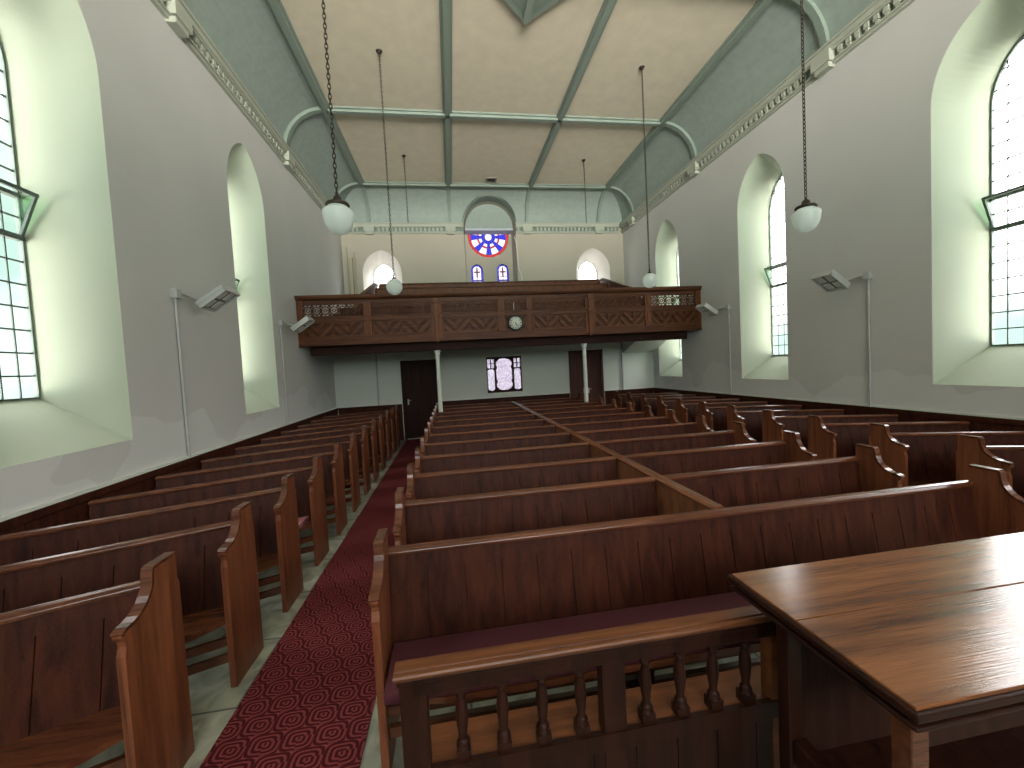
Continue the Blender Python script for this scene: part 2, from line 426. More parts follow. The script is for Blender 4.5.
# stained glass wall at the back of the recess
SG_Y = YB+RECD
rose_c, rose_r = (XC, 6.38), 0.70
circ = [(rose_c[0]+rose_r*math.cos(2*PI*k/48), rose_c[1]+rose_r*math.sin(2*PI*k/48)) for k in range(48)]
sm_o = round_arch(0.20, 4.55, 5.26, 0.19, 8)
sm_c = [1.08, 1.97]
holed_wall('wall_recess', 1, SG_Y, SG_Y+0.12, XC-0.95, XC+0.95, 4.0, 7.4, [(circ, circ, 0)]+[(sh(sm_o, c), sh(sm_o, c), 0) for c in sm_c], [BACK])
root = struct(thing('window_%d' % nw, 'round stained glass rose window with blue spokes and red border', 'window', (XC, SG_Y+0.04, rose_c[1]))); nw += 1
def disc_seg(mb, r0, r1, a0, a1, y=0.0, n=6, mi=0):
    vs = []
    for k in range(n+1):
        a = a0+(a1-a0)*k/n
        vs += [(r0*math.cos(a), y, r0*math.sin(a)), (r1*math.cos(a), y, r1*math.sin(a))]
    return mb.add(vs, [(2*k, 2*k+1, 2*k+3, 2*k+2) for k in range(n)], mi)
R_ = rose_r
pr, pb, pw, ld = MB(), MB(), MB(), MB()
disc_seg(pr, R_*0.86, R_, 0, 2*PI, 0, 64)
disc_seg(pw, 0.0, R_*0.17, 0, 2*PI, 0, 24)
for k in range(8):
    a = PI/2+k*PI/4; d = PI/4
    # spokes: blue lozenges joined; fields between: white panes with red curl
    disc_seg(pb, R_*0.17, R_*0.86, a-0.17, a+0.17, 0, 3)
    disc_seg(pb, R_*0.17, R_*0.34, a+0.17, a+d-0.17, 0, 4)
    disc_seg(pw, R_*0.34, R_*0.47, a+0.17, a+d-0.17, 0, 4)
    disc_seg(pr, R_*0.47, R_*0.56, a+0.17, a+d-0.17, 0, 4)
    disc_seg(pw, R_*0.56, R_*0.86, a+0.17, a+d-0.17, 0, 4)
    for q in (a-0.17, a+0.17):
        ld.tube([(R_*0.17*math.cos(q), 0, R_*0.17*math.sin(q)), (R_*0.98*math.cos(q), 0, R_*0.98*math.sin(q))], 0.006, 5)
for r in (0.17, 0.34, 0.56, 0.86, 0.99):
    ld.tube([(R_*r*math.cos(2*PI*k/40), 0, R_*r*math.sin(2*PI*k/40)) for k in range(40)], 0.007, 5, closed=True)
pr.build('red_border_glass', ST['red'], root); pb.build('blue_spoke_glass', ST['blue'], root)
pw.build('white_glass', ST['white'], root); ld.build('lead_tracery', LEAD, root)
for i, c in enumerate(sm_c):
    root = struct(thing('window_%d' % nw, 'small arched stained glass light with red cross below the rose, %s one' % ('left', 'right')[i], 'window', (c, SG_Y+0.04, 0))); nw += 1
    b_, w_, o_, l_ = MB(), MB(), MB(), MB()
    inn = round_arch(0.135, 4.60, 5.26, 0.13, 8)
    b_.loft([[(u, 0, z) for u, z in sm_o], [(u, 0, z) for u, z in inn]])
    b_.add([(-.135, 0, 4.88), (.135, 0, 4.88), (.135, 0, 4.93), (-.135, 0, 4.93)], [(0,1,2,3)])
    w_.add([(u, 0.004, z) for u, z in inn], [tuple(range(len(inn)))])
    for (x0, x1, z0, z1) in ((-.026, .026, 5.02, 5.34), (-.10, .10, 5.17, 5.22)):
        o_.add([(x0, -.004, z0), (x1, -.004, z0), (x1, -.004, z1), (x0, -.004, z1)], [(0,1,2,3)])
    l_.box(-.006, .006, -.008, .008, 4.6, 5.39); l_.box(-.135, .135, -.008, .008, 5.03, 5.04); l_.box(-.135, .135, -.008, .008, 5.2, 5.21)
    b_.build('blue_border_glass', ST['blue'], root); w_.build('white_glass', ST['white'], root)
    o_.build('red_cross_glass', ST['red'], root); l_.build('lead_bars', LEAD, root)
# boarded tympanum hiding the top half of the rose
tym = [(0.80*math.cos(PI*k/24), 6.52+0.80*math.sin(PI*k/24)) for k in range(25)]
struct(MB().prism(sh([(u, min(z, 7.33)) for u, z in tym], XC), 1, YB+0.14, YB+0.20).build('trim_1', COVE))
struct(MB().box(XC-0.80, XC+0.80, YB+0.14, SG_Y, 6.46, 6.53).build('trim_2', BLUELIT))  # ledge under the tympanum, coloured as lit blue by the window
# white cable down the recess edge
tag(MB().tube([(XC+0.80, YB-0.02, 6.2), (XC+0.86, YB-0.02, 6.0), (XC+0.88, YB-0.02, 5.2), (XC+0.98, YB-0.02, 4.9), (XC+1.0, YB-0.02, 4.3)], 0.022, 6).build('cable', WHITE),
    'white cable running down the wall right of the stained glass', 'cable')

# end wall behind the camera, its windows added to light the room
FW = [(XC-2.3, 3.0, 5.4, 6.3), (XC, 3.0, 5.9, 6.9), (XC+2.3, 3.0, 5.4, 6.3)]
fo = [arch(0.95, z0, zs, za) for c, z0, zs, za in FW]
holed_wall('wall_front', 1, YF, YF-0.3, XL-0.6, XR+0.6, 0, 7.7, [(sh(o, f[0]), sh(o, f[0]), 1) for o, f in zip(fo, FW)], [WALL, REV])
for o, f, d in zip(fo, FW, ('left', 'middle', 'right')):
    root = struct(thing('window_%d' % nw, 'unseen tall pulpit end window added for light, %s of the three' % d, 'window', (f[0], YF-0.28, 0))); nw += 1
    MB().add([(u, 0, z) for u, z in o], [tuple(range(len(o)))]).build('pane', PANE, root)
    mb = MB()
    for u in (-.32, .32):
        q = vspan_at(o, u); mb.box(u-.03, u+.03, -.03, .03, q[0], q[1])
    mb.build('mullions', FRAME, root)

# ------------------------------------------------------------------ ceiling, cove, ribs, cornice
CW = 0.88; Z0 = 6.60
struct(MB().box(XL+CW-0.05, XR-CW+0.05, YF, YB-CW+0.05, ZC, ZC+0.1).build('ceiling', CREAM))
def prof(k, n=14):
    a = k/n*PI/2
    return CW*(1-math.cos(a)), Z0+(ZC-Z0)*math.sin(a)
N = 14
def cove_ring(k, e=0.0):
    d, z = prof(k)
    return [(XL+d, YF), (XL+d, YB-d), (XR-d, YB-d), (XR-d, YF)], z
mb = MB(); rows = []
for k in range(N+1):
    pts, z = cove_ring(k)
    row = []
    segs = [(pts[0], pts[1], 2), (pts[1], pts[2], 40), (pts[2], pts[3], 2)]
    for a, b, n in segs:
        for i in range(n): row.append((a[0]+(b[0]-a[0])*i/n, a[1]+(b[1]-a[1])*i/n, z))
    row.append((*pts[3], z)); rows.append(row)
mb.loft(rows, closed=False, smooth=False)
cove = mb.build('cove', COVE)
so = cove.modifiers.new('s', 'SOLIDIFY'); so.thickness = 0.06; so.offset = 1.0
# arched opening cut through the end cove
cut = MB().prism(sh(round_arch(0.86, 6.0, 6.45, 0.90), XC), 1, 12.2, 13.9).build('cutter', COVE)
bo = cove.modifiers.new('b', 'BOOLEAN'); bo.operation = 'DIFFERENCE'; bo.object = cut; bo.solver = 'EXACT'
dg = bpy.context.evaluated_depsgraph_get(); me2 = bpy.data.meshes.new_from_object(cove.evaluated_get(dg))
cove.modifiers.clear(); cove.data = me2; bpy.data.objects.remove(cut)
cove.name = 'trim_3'; struct(cove)
# lining of the arch from the cove opening to the tympanum
mb = MB()
A0 = [(0.86*math.cos(PI*k/28), 6.45+0.90*math.sin(PI*k/28)) for k in range(29)]
mb.loft([[(XC+u, 12.86 + 0.44*max(0, 1-max(0, (z-6.45)/0.90))**1.2, z) for u, z in A0], [(XC+u, YB+0.16, z) for u, z in A0],
         [(XC+u*1.05, YB+0.16, z+0.04) for u, z in A0], [(XC+u*1.05, 12.86 + 0.44*max(0, 1-max(0, (z-6.45)/0.90))**1.2, z+0.04) for u, z in A0]], closed=False, smooth=True)
struct(mb.build('trim_4', COVE))
ntrim = 5
RIBY = [12.42, 9.06, 5.66, 2.25, -1.15, -4.5]
RIBX = [0.25, 2.78]
def ceil_rib(x0, x1, y0, y1):
    global ntrim
    mb = MB(); mb.box(x0, x1, y0, y1, ZC-0.085, ZC)
    if x1-x0 < y1-y0: mb.box(x0-0.045, x1+0.045, y0, y1, ZC-0.035, ZC)
    else: mb.box(x0, x1, y0-0.045, y1+0.045, ZC-0.035, ZC)
    struct(mb.build('trim_%d' % ntrim, RIBM, bevel=0.01)); ntrim += 1
for x in RIBX: ceil_rib(x-0.055, x+0.055, YF, 12.42)
for x in (XL+CW, XR-CW): ceil_rib(x-0.06, x+0.06, YF, 12.42)
for y in RIBY: ceil_rib(XL+CW, XR-CW, y-0.055, y+0.055)
def cove_rib(fn, w=0.055, e=0.07):
    global ntrim
    mb = MB(); r = []
    for k in range(N+1):
        a = k/N*PI/2
        d, z = prof(k); nx, nz = math.cos(a), -math.sin(a)*0.9
        d2, z2 = d+e*nx, z+e*nz
        r.append([fn(d, -w, z), fn(d2, -w, z2), fn(d2, w, z2), fn(d, w, z)])
    mb.loft(r); struct(mb.build('trim_%d' % ntrim, RIBM)); ntrim += 1
for y in RIBY:
    cove_rib(lambda d, s, z: (XL+d, y+s, z)); cove_rib(lambda d, s, z: (XR-d, y+s, z))
for x in RIBX + [XL+CW, XR-CW]: cove_rib(lambda d, s, z: (x+s, YB-d, z))
def cornice(fn, u0, u1, stops):
    """fn(u, d, z): u along the wall, d out from the wall"""
    global ntrim
    mb = MB()
    def bar(a, b, d, z0, z1, mi=0):
        vs = [fn(u, dd, z) for z in (z0, z1) for dd in (0, d) for u in (a, b)]
        mb.add(vs, [(0,2,3,1), (4,5,7,6), (0,1,5,4), (2,6,7,3), (0,4,6,2), (1,3,7,5)], mi)
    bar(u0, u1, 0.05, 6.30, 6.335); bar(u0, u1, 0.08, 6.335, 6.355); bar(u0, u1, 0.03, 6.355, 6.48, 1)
    bar(u0, u1, 0.11, 6.475, 6.50); bar(u0, u1, 0.13, 6.50, 6.575); bar(u0, u1, 0.16, 6.575, 6.61)
    u = u0+0.05
    while u < u1-0.1:
        if all(abs(u+0.03-s) > 0.26 for s in stops):
            bar(u, u+0.07, 0.085, 6.40, 6.475); bar(u+0.012, u+0.058, 0.07, 6.355, 6.40)
        u += 0.13
    for s in stops:
        if u0 < s < u1: bar(max(u0, s-0.16), min(u1, s+0.16), 0.15, 6.34, 6.52); bar(max(u0, s-0.12), min(u1, s+0.12), 0.12, 6.27, 6.34)
    struct(mb.build('trim_%d' % ntrim, [CORN, CORD])); ntrim += 1
cornice(lambda u, d, z: (XL+d, u, z), YF, YB, RIBY)
cornice(lambda u, d, z: (XR-d, u, z), YF, YB, RIBY)
cornice(lambda u, d, z: (u, YB-d, z), XL+0.17, XC-0.86, RIBX + [XL+CW])
cornice(lambda u, d, z: (u, YB-d, z), XC+0.86, XR-0.17, RIBX + [XR-CW])
# ceiling rosette
mb = MB()
c = (1.52, 5.66); r = 0.95
sq = [(c[0]+r*math.cos(PI/2*k), c[1]+r*math.sin(PI/2*k)) for k in range(4)]
mb.prism(sq, 2, ZC-0.05, ZC)
sq2 = [(c[0]+r*0.86*math.cos(PI/2*k), c[1]+r*0.86*math.sin(PI/2*k)) for k in range(4)]
mb.prism(sq2, 2, ZC-0.055, ZC-0.049, 1)
for a in range(4):
    t = PI/2*a; u = Vector((math.cos(t), math.sin(t), 0)); w = Vector((-u.y, u.x, 0)); o = Vector((c[0], c[1], 0))
    q = [o+w*0.05, o-w*0.05, o+u*r*0.92-w*0.05, o+u*r*0.92+w*0.05]
    mb.prism([(p.x, p.y) for p in q], 2, ZC-0.10, ZC-0.05)
tag(mb.build('ceiling_rosette', [RIBM, CORD]), 'green diamond plaster rosette at the top middle of the ceiling', 'ceiling ornament')
v = thing('ceiling_vent', 'small dark square vent in the ceiling above the far end', 'vent', (1.52, 12.1, ZC))
mb = MB()
for a, b_ in ((-.16, -.12), (.12, .16)): mb.box(a, b_, -.15, .15, -.03, 0); mb.box(-.12, .12, a*.9, b_*.9, -.03, 0)
mb.build('frame', VENT, v)
mb = MB()
for k in range(5): mb.box(-.12, .12, -.11+.05*k, -.09+.05*k, -.02, -.005)
mb.build('slats', BRASS, v)

# ------------------------------------------------------------------ partition under the gallery, doors, screen window
DL = (-1.39, -0.36, 0.02, 2.22); DRr = (3.46, 4.52, 0.02, 2.27); SW = (1.01, 2.03, 1.17, 2.20)
holed_wall('wall_partition', 1, YP, YP+0.14, XL, XR, 0, 2.72, [(rect(*d), rect(*d), 0) for d in (DL, DRr, SW)], [PART])
def door(n, d, label, mat, leaves):
    root = struct(thing('door_%d' % n, label, 'door', ((d[0]+d[1])/2, YP+0.08, 0)))
    w = (d[1]-d[0])/2
    mb = MB(); mb.box(-w, -w+.07, -.10, .05, 0.0, d[3]); mb.box(w-.07, w, -.10, .05, 0.0, d[3]); mb.box(-w, w, -.10, .05, d[3]-.07, d[3])
    mb.build('frame', mat, root, 0.006)
    W = (2*w-.14)/leaves
    for k in range(leaves):
        x0 = -w+.07+k*W-(.01 if k == 0 else -.002); x1 = -w+.07+(k+1)*W+(.01 if k == leaves-1 else -.002)
        mb = MB(); nb = max(3, int(W/.13))
        for j in range(nb): mb.box(x0+(x1-x0)*j/nb+.003, x0+(x1-x0)*(j+1)/nb-.003, -.02, .02, .03, d[3]-.075)
        mb.box(x0, x1, -.012, .012, .02, d[3]-.06)
        lf = mb.build('leaf', mat, root)
        hx = x1-.07 if k == 0 and leaves == 2 else (x0+.07 if leaves == 2 else x0+.09)
        h = MB(); h.box(hx-.02, hx+.02, -.03, -.02, .98, 1.14); h.tube([(hx, -.03, 1.1), (hx, -.07, 1.1), (hx+.08, -.07, 1.1)], .010, 6)
        h.build('handle', STEEL, lf)
door(1, DL, 'dark brown boarded door at the end of the carpeted aisle', DK, 1)
door(2, DRr, 'brown double door behind a white gallery column on the right', DR, 2)
# carved wooden screen window
root = struct(thing('window_%d' % nw, 'dark framed screen window of patterned glass under the gallery clock', 'window', ((SW[0]+SW[1])/2, YP+0.05, 0))); nw += 1
w = (SW[1]-SW[0])/2
def lobed(cx, hw, z0, z1, notch):
    out = []
    zb, zt = z0+hw*0.62, z1-hw*0.62
    for k in range(13):
        a = PI*k/12; out.append((cx+hw*math.cos(a), zt+hw*0.62*math.sin(a)))
    if notch:
        out += [(cx-hw, zt-.05), (cx-hw+notch, zt-.08), (cx-hw+notch, zt-.14), (cx-hw, zt-.18), (cx-hw, zb+.18), (cx-hw+notch, zb+.14), (cx-hw+notch, zb+.08), (cx-hw, zb+.05)]
    for k in range(13):
        a = PI+PI*k/12; out.append((cx+hw*math.cos(a), zb+hw*0.62*math.sin(a)))
    if notch:
        out += [(cx+hw, zb+.05), (cx+hw-notch, zb+.08), (cx+hw-notch, zb+.14), (cx+hw, zb+.18), (cx+hw, zt-.18), (cx+hw-notch, zt-.14), (cx+hw-notch, zt-.08), (cx+hw, zt-.05)]
    return out
outl = rect(-w, w, SW[2], SW[3])
hol = [lobed(0, 0.235, SW[2]+.06, SW[3]-.05, .03), lobed(-.385, 0.10, SW[2]+.06, SW[2]+.68, 0), lobed(.385, 0.10, SW[2]+.06, SW[2]+.68, 0)]
for sx_ in (-1, 1):
    for i in range(2):
        for j in range(2):
            cx = sx_*.385+(i-.5)*.11; cz = SW[3]-.19+(j-.5)*.14
            hol.append(rect(cx-.045, cx+.045, cz-.058, cz+.058))
mb = MB(); loops = [outl]+hol
tris = geometry.tessellate_polygon([[Vector((p[0], p[1], 0)) for p in l] for l in loops]); flat = [p for l in loops for p in l]
for y in (-.06, .03): mb.add([(u, y, z) for u, z in flat], [tuple(t) for t in tris])
for l in loops: mb.loft([[(u, -.06, z) for u, z in l], [(u, .03, z) for u, z in l]])
mb.build('frame', DK, root, fix=False)
MB().box(-w+.01, w-.01, .0, .01, SW[2]+.01, SW[3]-.01).build('pane', OBSC, root)
# vertical service pipes on the partition
tag(MB().tube([(-2.02, YP-.03, 1.03), (-2.02, YP-.03, 2.56)], .022, 8).build('wall_pipe', PIPE), 'thin grey vertical pipe on the wall under the gallery, left of the dark door', 'pipe')
tag(MB().tube([(5.12, YP-.03, 1.03), (5.12, YP-.03, 2.56)], .028, 8).build('wall_pipe', PIPE), 'grey vertical pipe on the wall right of the brown double door', 'pipe')
struct(MB().prism([(10.6, 2.44), (YP, 2.12), (YP, 2.62), (10.6, 2.62)], 0, 5.17, XR).build('ceiling_soffit', PART))

# ------------------------------------------------------------------ dado boarding round the room
def dado(name, fn, u0, u1):
    mb = MB()
    def bar(a, b, d0, d1, z0, z1):
        vs = [fn(u, dd, z) for z in (z0, z1) for dd in (d0, d1) for u in (a, b)]
        mb.add(vs, [(0,2,3,1), (4,5,7,6), (0,1,5,4), (2,6,7,3), (0,4,6,2), (1,3,7,5)])
    n = max(1, int((u1-u0)/.16))
    for k in range(n): bar(u0+(u1-u0)*k/n+.002, u0+(u1-u0)*(k+1)/n-.002, 0, .022, 0, .96)
    bar(u0, u1, 0, .016, 0, .96); bar(u0, u1, 0, .045, .96, 1.02); bar(u0, u1, 0, .03, .87, .95); bar(u0, u1, 0, .035, 0, .12)
    i = len(mb.v); bar(u0, u1, 0, .03, 1.02, 1.045); mb.m[-6:] = [1]*6
    struct(mb.build(name, [PZ, WHITE]))
dado('baseboard_left', lambda u, d, z: (XL+d, u, z), 1.2, YP)
dado('baseboard_right', lambda u, d, z: (XR-d, u, z), 1.2, YP)
dado('baseboard_back', lambda u, d, z: (u, YP-d, z), XL+.05, DL[0]-.02)
dado('baseboard_back_middle', lambda u, d, z: (u, YP-d, z), DL[1]+.02, DRr[0]-.02)
dado('baseboard_back_right', lambda u, d, z: (u, YP-d, z), DRr[1]+.02, XR-.05)

# ------------------------------------------------------------------ pews
PITCH = 0.775; Y0 = 2.22
END = [(0.012, 0), (0.012, 0.90), (0, 0.93), (0, 1.048), (-0.006, 1.056), (-0.15, 1.056), (-0.158, 1.05), (-0.163, 1.02)]
for k in range(1, 9):
    a = k/8*PI/2; END.append((-0.163-0.165*(1-math.cos(a)), 1.02-0.145*math.sin(a)))
END += [(-0.345, 0.868), (-0.355, 0.862), (-0.355, 0.845), (-0.335, 0.825), (-0.332, 0.80), (-0.345, 0.76), (-0.345, 0)]
ENDCAP = [(y, z) for y, z in END[4:-5]]
def pew_end(x0, x1, parent, foot=True):
    o = MB().prism(END, 0, x0, x1).build('pew_end', EZ, parent, 0.006)
    mb = MB(); n = len(ENDCAP); up = []; dn = []
    for k in range(n):
        p, q = ENDCAP[max(0, k-1)], ENDCAP[min(n-1, k+1)]
        ty, tz = q[0]-p[0], q[1]-p[1]; l = math.hypot(ty, tz); ny, nz = tz/l, -ty/l   # outward normal
        m = -1 if nz < 0 or (abs(nz) < .05 and ny > 0) else 1
        up.append((ENDCAP[k][0]+m*ny*.007, ENDCAP[k][1]+m*nz*.007)); dn.append((ENDCAP[k][0]-m*ny*.008, ENDCAP[k][1]-m*nz*.008))
    a, b = x0-.006, x1+.006
    mb.loft([[(a, *p) for p in up], [(b, *p) for p in up], [(b, *p) for p in dn], [(a, *p) for p in dn], [(a, *p) for p in up]], closed=False)
    for i in (0, n-1): mb.add([(a, *up[i]), (b, *up[i]), (b, *dn[i]), (a, *dn[i])], [(0,1,2,3)])
    mb.build('end_capping', PX, o, 0.004)
    return o
def back_y(z): return -0.095+0.085*(z-0.43)/0.50
def pew(label, x0, x1, left_end, right_end, group, slant=0.0, name='pew', curve=True):
    """origin on the floor at the rear line of the pew; x runs the pew's length"""
    L = x1-x0; root = thing(name, label, 'pew', (x0, Y0, 0), group)
    T = 0.036
    def skew(p):
        return Vector((p.x, p.y-slant*((L-p.x) if right_end else p.x), p.z))
    def SB():
        m = MB()
        if slant: m.xf = skew
        return m
    a = T if left_end else 0.0; b = L-(T if right_end else 0.0)
    if left_end: pew_end(0, T, root)
    if right_end: pew_end(L-T, L, root)
    mb = SB()
    n = max(4, round((b-a)/0.20))
    for k in range(n):
        u0, u1 = a+(b-a)*k/n+.0025, a+(b-a)*(k+1)/n-.0025
        mb.prism([(back_y(.40), .40), (back_y(.40)+.022, .40), (back_y(.83)+.022, .83), (back_y(.83), .83)], 0, u0, u1)
    mb.prism([(back_y(.40)+.008, .40), (back_y(.40)+.020, .40), (back_y(.93)+.020, .92), (back_y(.93)+.008, .92)], 0, a, b)
    mb.prism([(back_y(.83)-.004, .83), (back_y(.83)+.030, .83), (back_y(.93)+.030, .92), (back_y(.93)-.004, .92)], 0, a, b)
    mb.build('backrest', PZ, root)
    cy = back_y(.93)+.014
    cap = [(cy-.034, .915), (cy+.034, .915), (cy+.036, .932), (cy+.024, .948), (cy, .954), (cy-.024, .948), (cy-.036, .932)]
    SB().prism(cap, 0, a, b, smooth=False).build('top_capping', PX, root, 0.003)
    # seat with front edge swept back at the aisle ends
    out = [(a, back_y(.43)+.02), (b, back_y(.43)+.02)]
    F, E = -0.45, -0.315
    if right_end and curve: out += [(b-.30*(1-math.sin(k/8*PI/2)), E+(F-E)*(1-math.cos((k/8)*PI/2))) if False else (b-.32*(k/8), E+(F-E)*math.sin(k/8*PI/2)) for k in range(9)]
    else: out += [(b, F)]
    if left_end and curve: out += [(a+.32*(1-k/8), E+(F-E)*math.sin((1-k/8)*PI/2)) for k in range(9)]
    else: out += [(a, F)]
    SB().prism(out, 2, .40, .432).build('seat', PX, root, 0.006)
    SB().box(a, b, -.29, -.26, .25, .30).build('stretcher', PX, root)
    SB().box(a, b, -.29, -.26, .145, .195).build('stretcher', PX, root)
    xs = []
    if not left_end: xs.append(a+.02)
    if not right_end: xs.append(b-.05)
    if left_end and right_end: xs += [L/3, 2*L/3]
    for x in xs:
        SB().box(x, x+.035, -.40, -.06, 0, .40).build('support', RZ, root)
    return root
ordn = ['front', 'second', 'third', 'fourth', 'fifth', 'sixth', 'seventh', 'eighth', 'ninth', 'tenth', 'eleventh', 'twelfth']
def rowlab(block, i, n):
    p = {'left': 'brown wooden pew by the left wall', 'cl': 'wooden pew left of the centre divider beside the red carpet',
         'cr': 'wooden pew right of the centre divider', 'right': 'wooden pew against the right wall'}[block]
    if i == n-1: return p+', rearmost under the gallery'
    return p+', %s from the front' % (ordn[i] if i else 'first')
NR = 12
PL = pew(rowlab('left', 0, NR), XL+.05, -1.43, False, True, 'left block pews', 0.40)
for i in range(1, NR): dup(PL, (XL+.05, Y0+PITCH*i, 0), rowlab('left', i, NR))
PF = pew('long front centre pew of dark wood behind the baluster rail', -.43, 3.50, True, True, 'centre block pews')
CLx = -.43; DX0, DX1 = 1.575, 1.645
PC = pew('x', CLx, DX0-.012, True, False, 'centre block pews'); PC2 = pew('x', DX1+.012, 3.50, False, True, 'centre block pews')
for i in range(1, NR):
    y = Y0+PITCH*i
    la, lb = rowlab('cl', i, NR), rowlab('cr', i, NR)
    if i == 1:
        PC.location = (CLx, y, 0); PC['label'] = la; PC2.location = (DX1+.012, y, 0); PC2['label'] = lb
    else:
        dup(PC, (CLx, y, 0), la); dup(PC2, (DX1+.012, y, 0), lb)
PR = pew(rowlab('right', 0, NR), 4.55, XR-.05, True, False, 'right block pews', 0.40)
for i in range(1, NR): dup(PR, (4.55, Y0+PITCH*i, 0), rowlab('right', i, NR))
# divider running down the middle of the centre block
dv = thing('pew_divider', 'long low boarded divider running down the middle of the centre pews', 'divider', (0, 0, 0))
mb = MB(); ya, yb = Y0+.04, Y0+PITCH*(NR-1)+.02
n = int((yb-ya)/.16)
for k in range(n): mb.box(DX0+.006, DX1-.006, ya+(yb-ya)*k/n+.002, ya+(yb-ya)*(k+1)/n-.002, 0, .925)
mb.box(DX0+.014, DX1-.014, ya, yb, 0, .925)
mb.box(DX0+.002, DX1-.002, ya, yb, .84, .925)
mb.build('board_panel', DV, dv)
cx = (DX0+DX1)/2
MB().prism([(cx-.045, .925), (cx+.045, .925), (cx+.045, .942), (cx+.028, .956), (cx-.028, .956), (cx-.045, .942)], 1, ya, yb).build('capping', PY, dv, .003)
# cushions
def cushion(label, x0, x1, y0, y1, z, mat, h=.07, slant=0):
    mb = MB()
    if slant: mb.xf = lambda p: Vector((p.x, p.y-slant*(-1.43-p.x), p.z)); seg = 6
    prf = []
    r = h/2
    for k in range(9): a = -PI/2+PI*k/8; prf.append((y1-r*.6+r*.6*math.cos(a), z+r+r*math.sin(a)))
    for k in range(9): a = PI/2+PI*k/8; prf.append((y0+r*.6+r*.6*math.cos(a), z+r+r*math.sin(a)))
    mb.prism(prf, 0, x0, x1, smooth=True)
    return tag(mb.build('seat_cushion', mat, None, .012), label, 'cushion', None)
cushion('long maroon seat cushion on the front centre pew', -.375, 3.44, Y0-.455, Y0-.10, .434, MAROON, .06)
cushion('pink seat cushion on the fourth pew by the left wall', XL+.3, -1.55, Y0+PITCH*3-.42, Y0+PITCH*3-.12, .434, PINK, .035, .40)

# ------------------------------------------------------------------ baluster rail and table at the front
RY0, RY1, RT = 1.42, 1.482, 0.84
rl = thing('baluster_rail', 'low wooden rail with turned balusters in front of the centre pews', 'railing', (0, 0, 0))
RE = 1.325
mb = MB()
mb.prism([(RY0-.016, RT-.024), (RY0-.020, RT-.012), (RY0-.014, RT-.003), (RY0-.002, RT-.001), (RY0+.001, RT-.007), (RY0+.005, RT-.007), (RY0+.008, RT), (RY1, RT), (RY1+.012, RT-.010), (RY1+.012, RT-.024)], 0, -.265, RE)
mb.build('hand_rail', RX, rl, .002)
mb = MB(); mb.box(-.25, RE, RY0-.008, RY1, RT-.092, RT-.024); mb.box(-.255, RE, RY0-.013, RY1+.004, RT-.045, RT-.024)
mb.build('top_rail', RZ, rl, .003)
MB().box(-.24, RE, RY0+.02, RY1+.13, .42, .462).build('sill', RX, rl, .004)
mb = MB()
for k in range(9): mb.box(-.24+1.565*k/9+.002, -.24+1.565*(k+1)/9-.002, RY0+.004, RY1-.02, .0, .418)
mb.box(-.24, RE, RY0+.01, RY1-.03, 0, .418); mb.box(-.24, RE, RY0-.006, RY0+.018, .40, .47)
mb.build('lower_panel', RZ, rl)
for x0, x1 in ((-.25, -.155), (.50, .595), (1.225, 1.325)):
    MB().box(x0, x1, RY0, RY1, .0, RT-.09).build('post', RZ if x0 < 1 else RX, rl, .004)  # right post in lighter wood for the light falling on it
bal = [(.026, .0), (.026, .045), (.020, .05), (.024, .062), (.018, .07), (.014, .078), (.019, .11), (.0235, .15), (.022, .185), (.016, .22), (.013, .232), (.021, .24), (.021, .248), (.014, .256), (.022, .264), (.026, .27), (.026, .294)]
def baluster(x):
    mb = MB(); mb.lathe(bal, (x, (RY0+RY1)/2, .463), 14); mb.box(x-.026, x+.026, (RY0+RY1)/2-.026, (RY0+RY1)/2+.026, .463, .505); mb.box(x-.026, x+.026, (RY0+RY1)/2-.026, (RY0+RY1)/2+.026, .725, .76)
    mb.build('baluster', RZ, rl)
for k in range(4): baluster(-.155+.655*(k+.65)/4.3+.02)
for k in range(4): baluster(.595+.63*(k+.65)/4.3+.0)
# table
tb = thing('communion_table', 'wooden table with worn moulded top beside the baluster rail', 'table', (0, 0, 0))
TX0, TX1, TY0, TY1, TZ = 1.08, 2.75, 0.79, 1.48, 1.0
TYM = 1.155
top = MB()
top.box(TX0+.012, TX1, TY0+.012, TYM-.0015, TZ-.02, TZ); top.box(TX0+.012, TX1, TYM+.0015, TY1-.012, TZ-.02, TZ)
top.build('table_top', TX, tb, .003)
mo = MB()
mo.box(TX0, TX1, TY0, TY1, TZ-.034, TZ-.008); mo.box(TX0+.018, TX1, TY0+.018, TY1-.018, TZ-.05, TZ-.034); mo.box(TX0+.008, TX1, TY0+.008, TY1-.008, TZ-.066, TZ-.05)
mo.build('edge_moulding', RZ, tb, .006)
for (x, y) in ((TX0+.05, TY0+.05), (TX0+.05, TY1-.25), (TX1-.13, TY0+.05), (TX1-.13, TY1-.25)):
    MB().box(x, x+.055, y, y+.055, .0, TZ-.06).build('leg', PX if y < 1 else RZ, tb, .005)  # leg woods picked dark to carry the shade under the table
MB().box(TX0+.06, TX0+.115, TY0+.13, TY1-.25, .42, .50).build('stretcher', RZ, tb, .005)
MB().box(TX1-.115, TX1-.06, TY0+.13, TY1-.25, .42, .50).build('stretcher', RZ, tb, .005)
MB().box(TX0+.10, TX1-.1, TY0+.10, TY1-.22, .36, .40).build('shelf', RZ, tb)
MB().box(TX0+.13, TX1-.13, TY1-.22, TY1-.19, .40, TZ-.066).build('back_panel', DK, tb)
MB().box(TX0+.13, TX1-.13, TY0+.085, TY0+.105, TZ-.2, TZ-.066).build('apron', DK, tb)

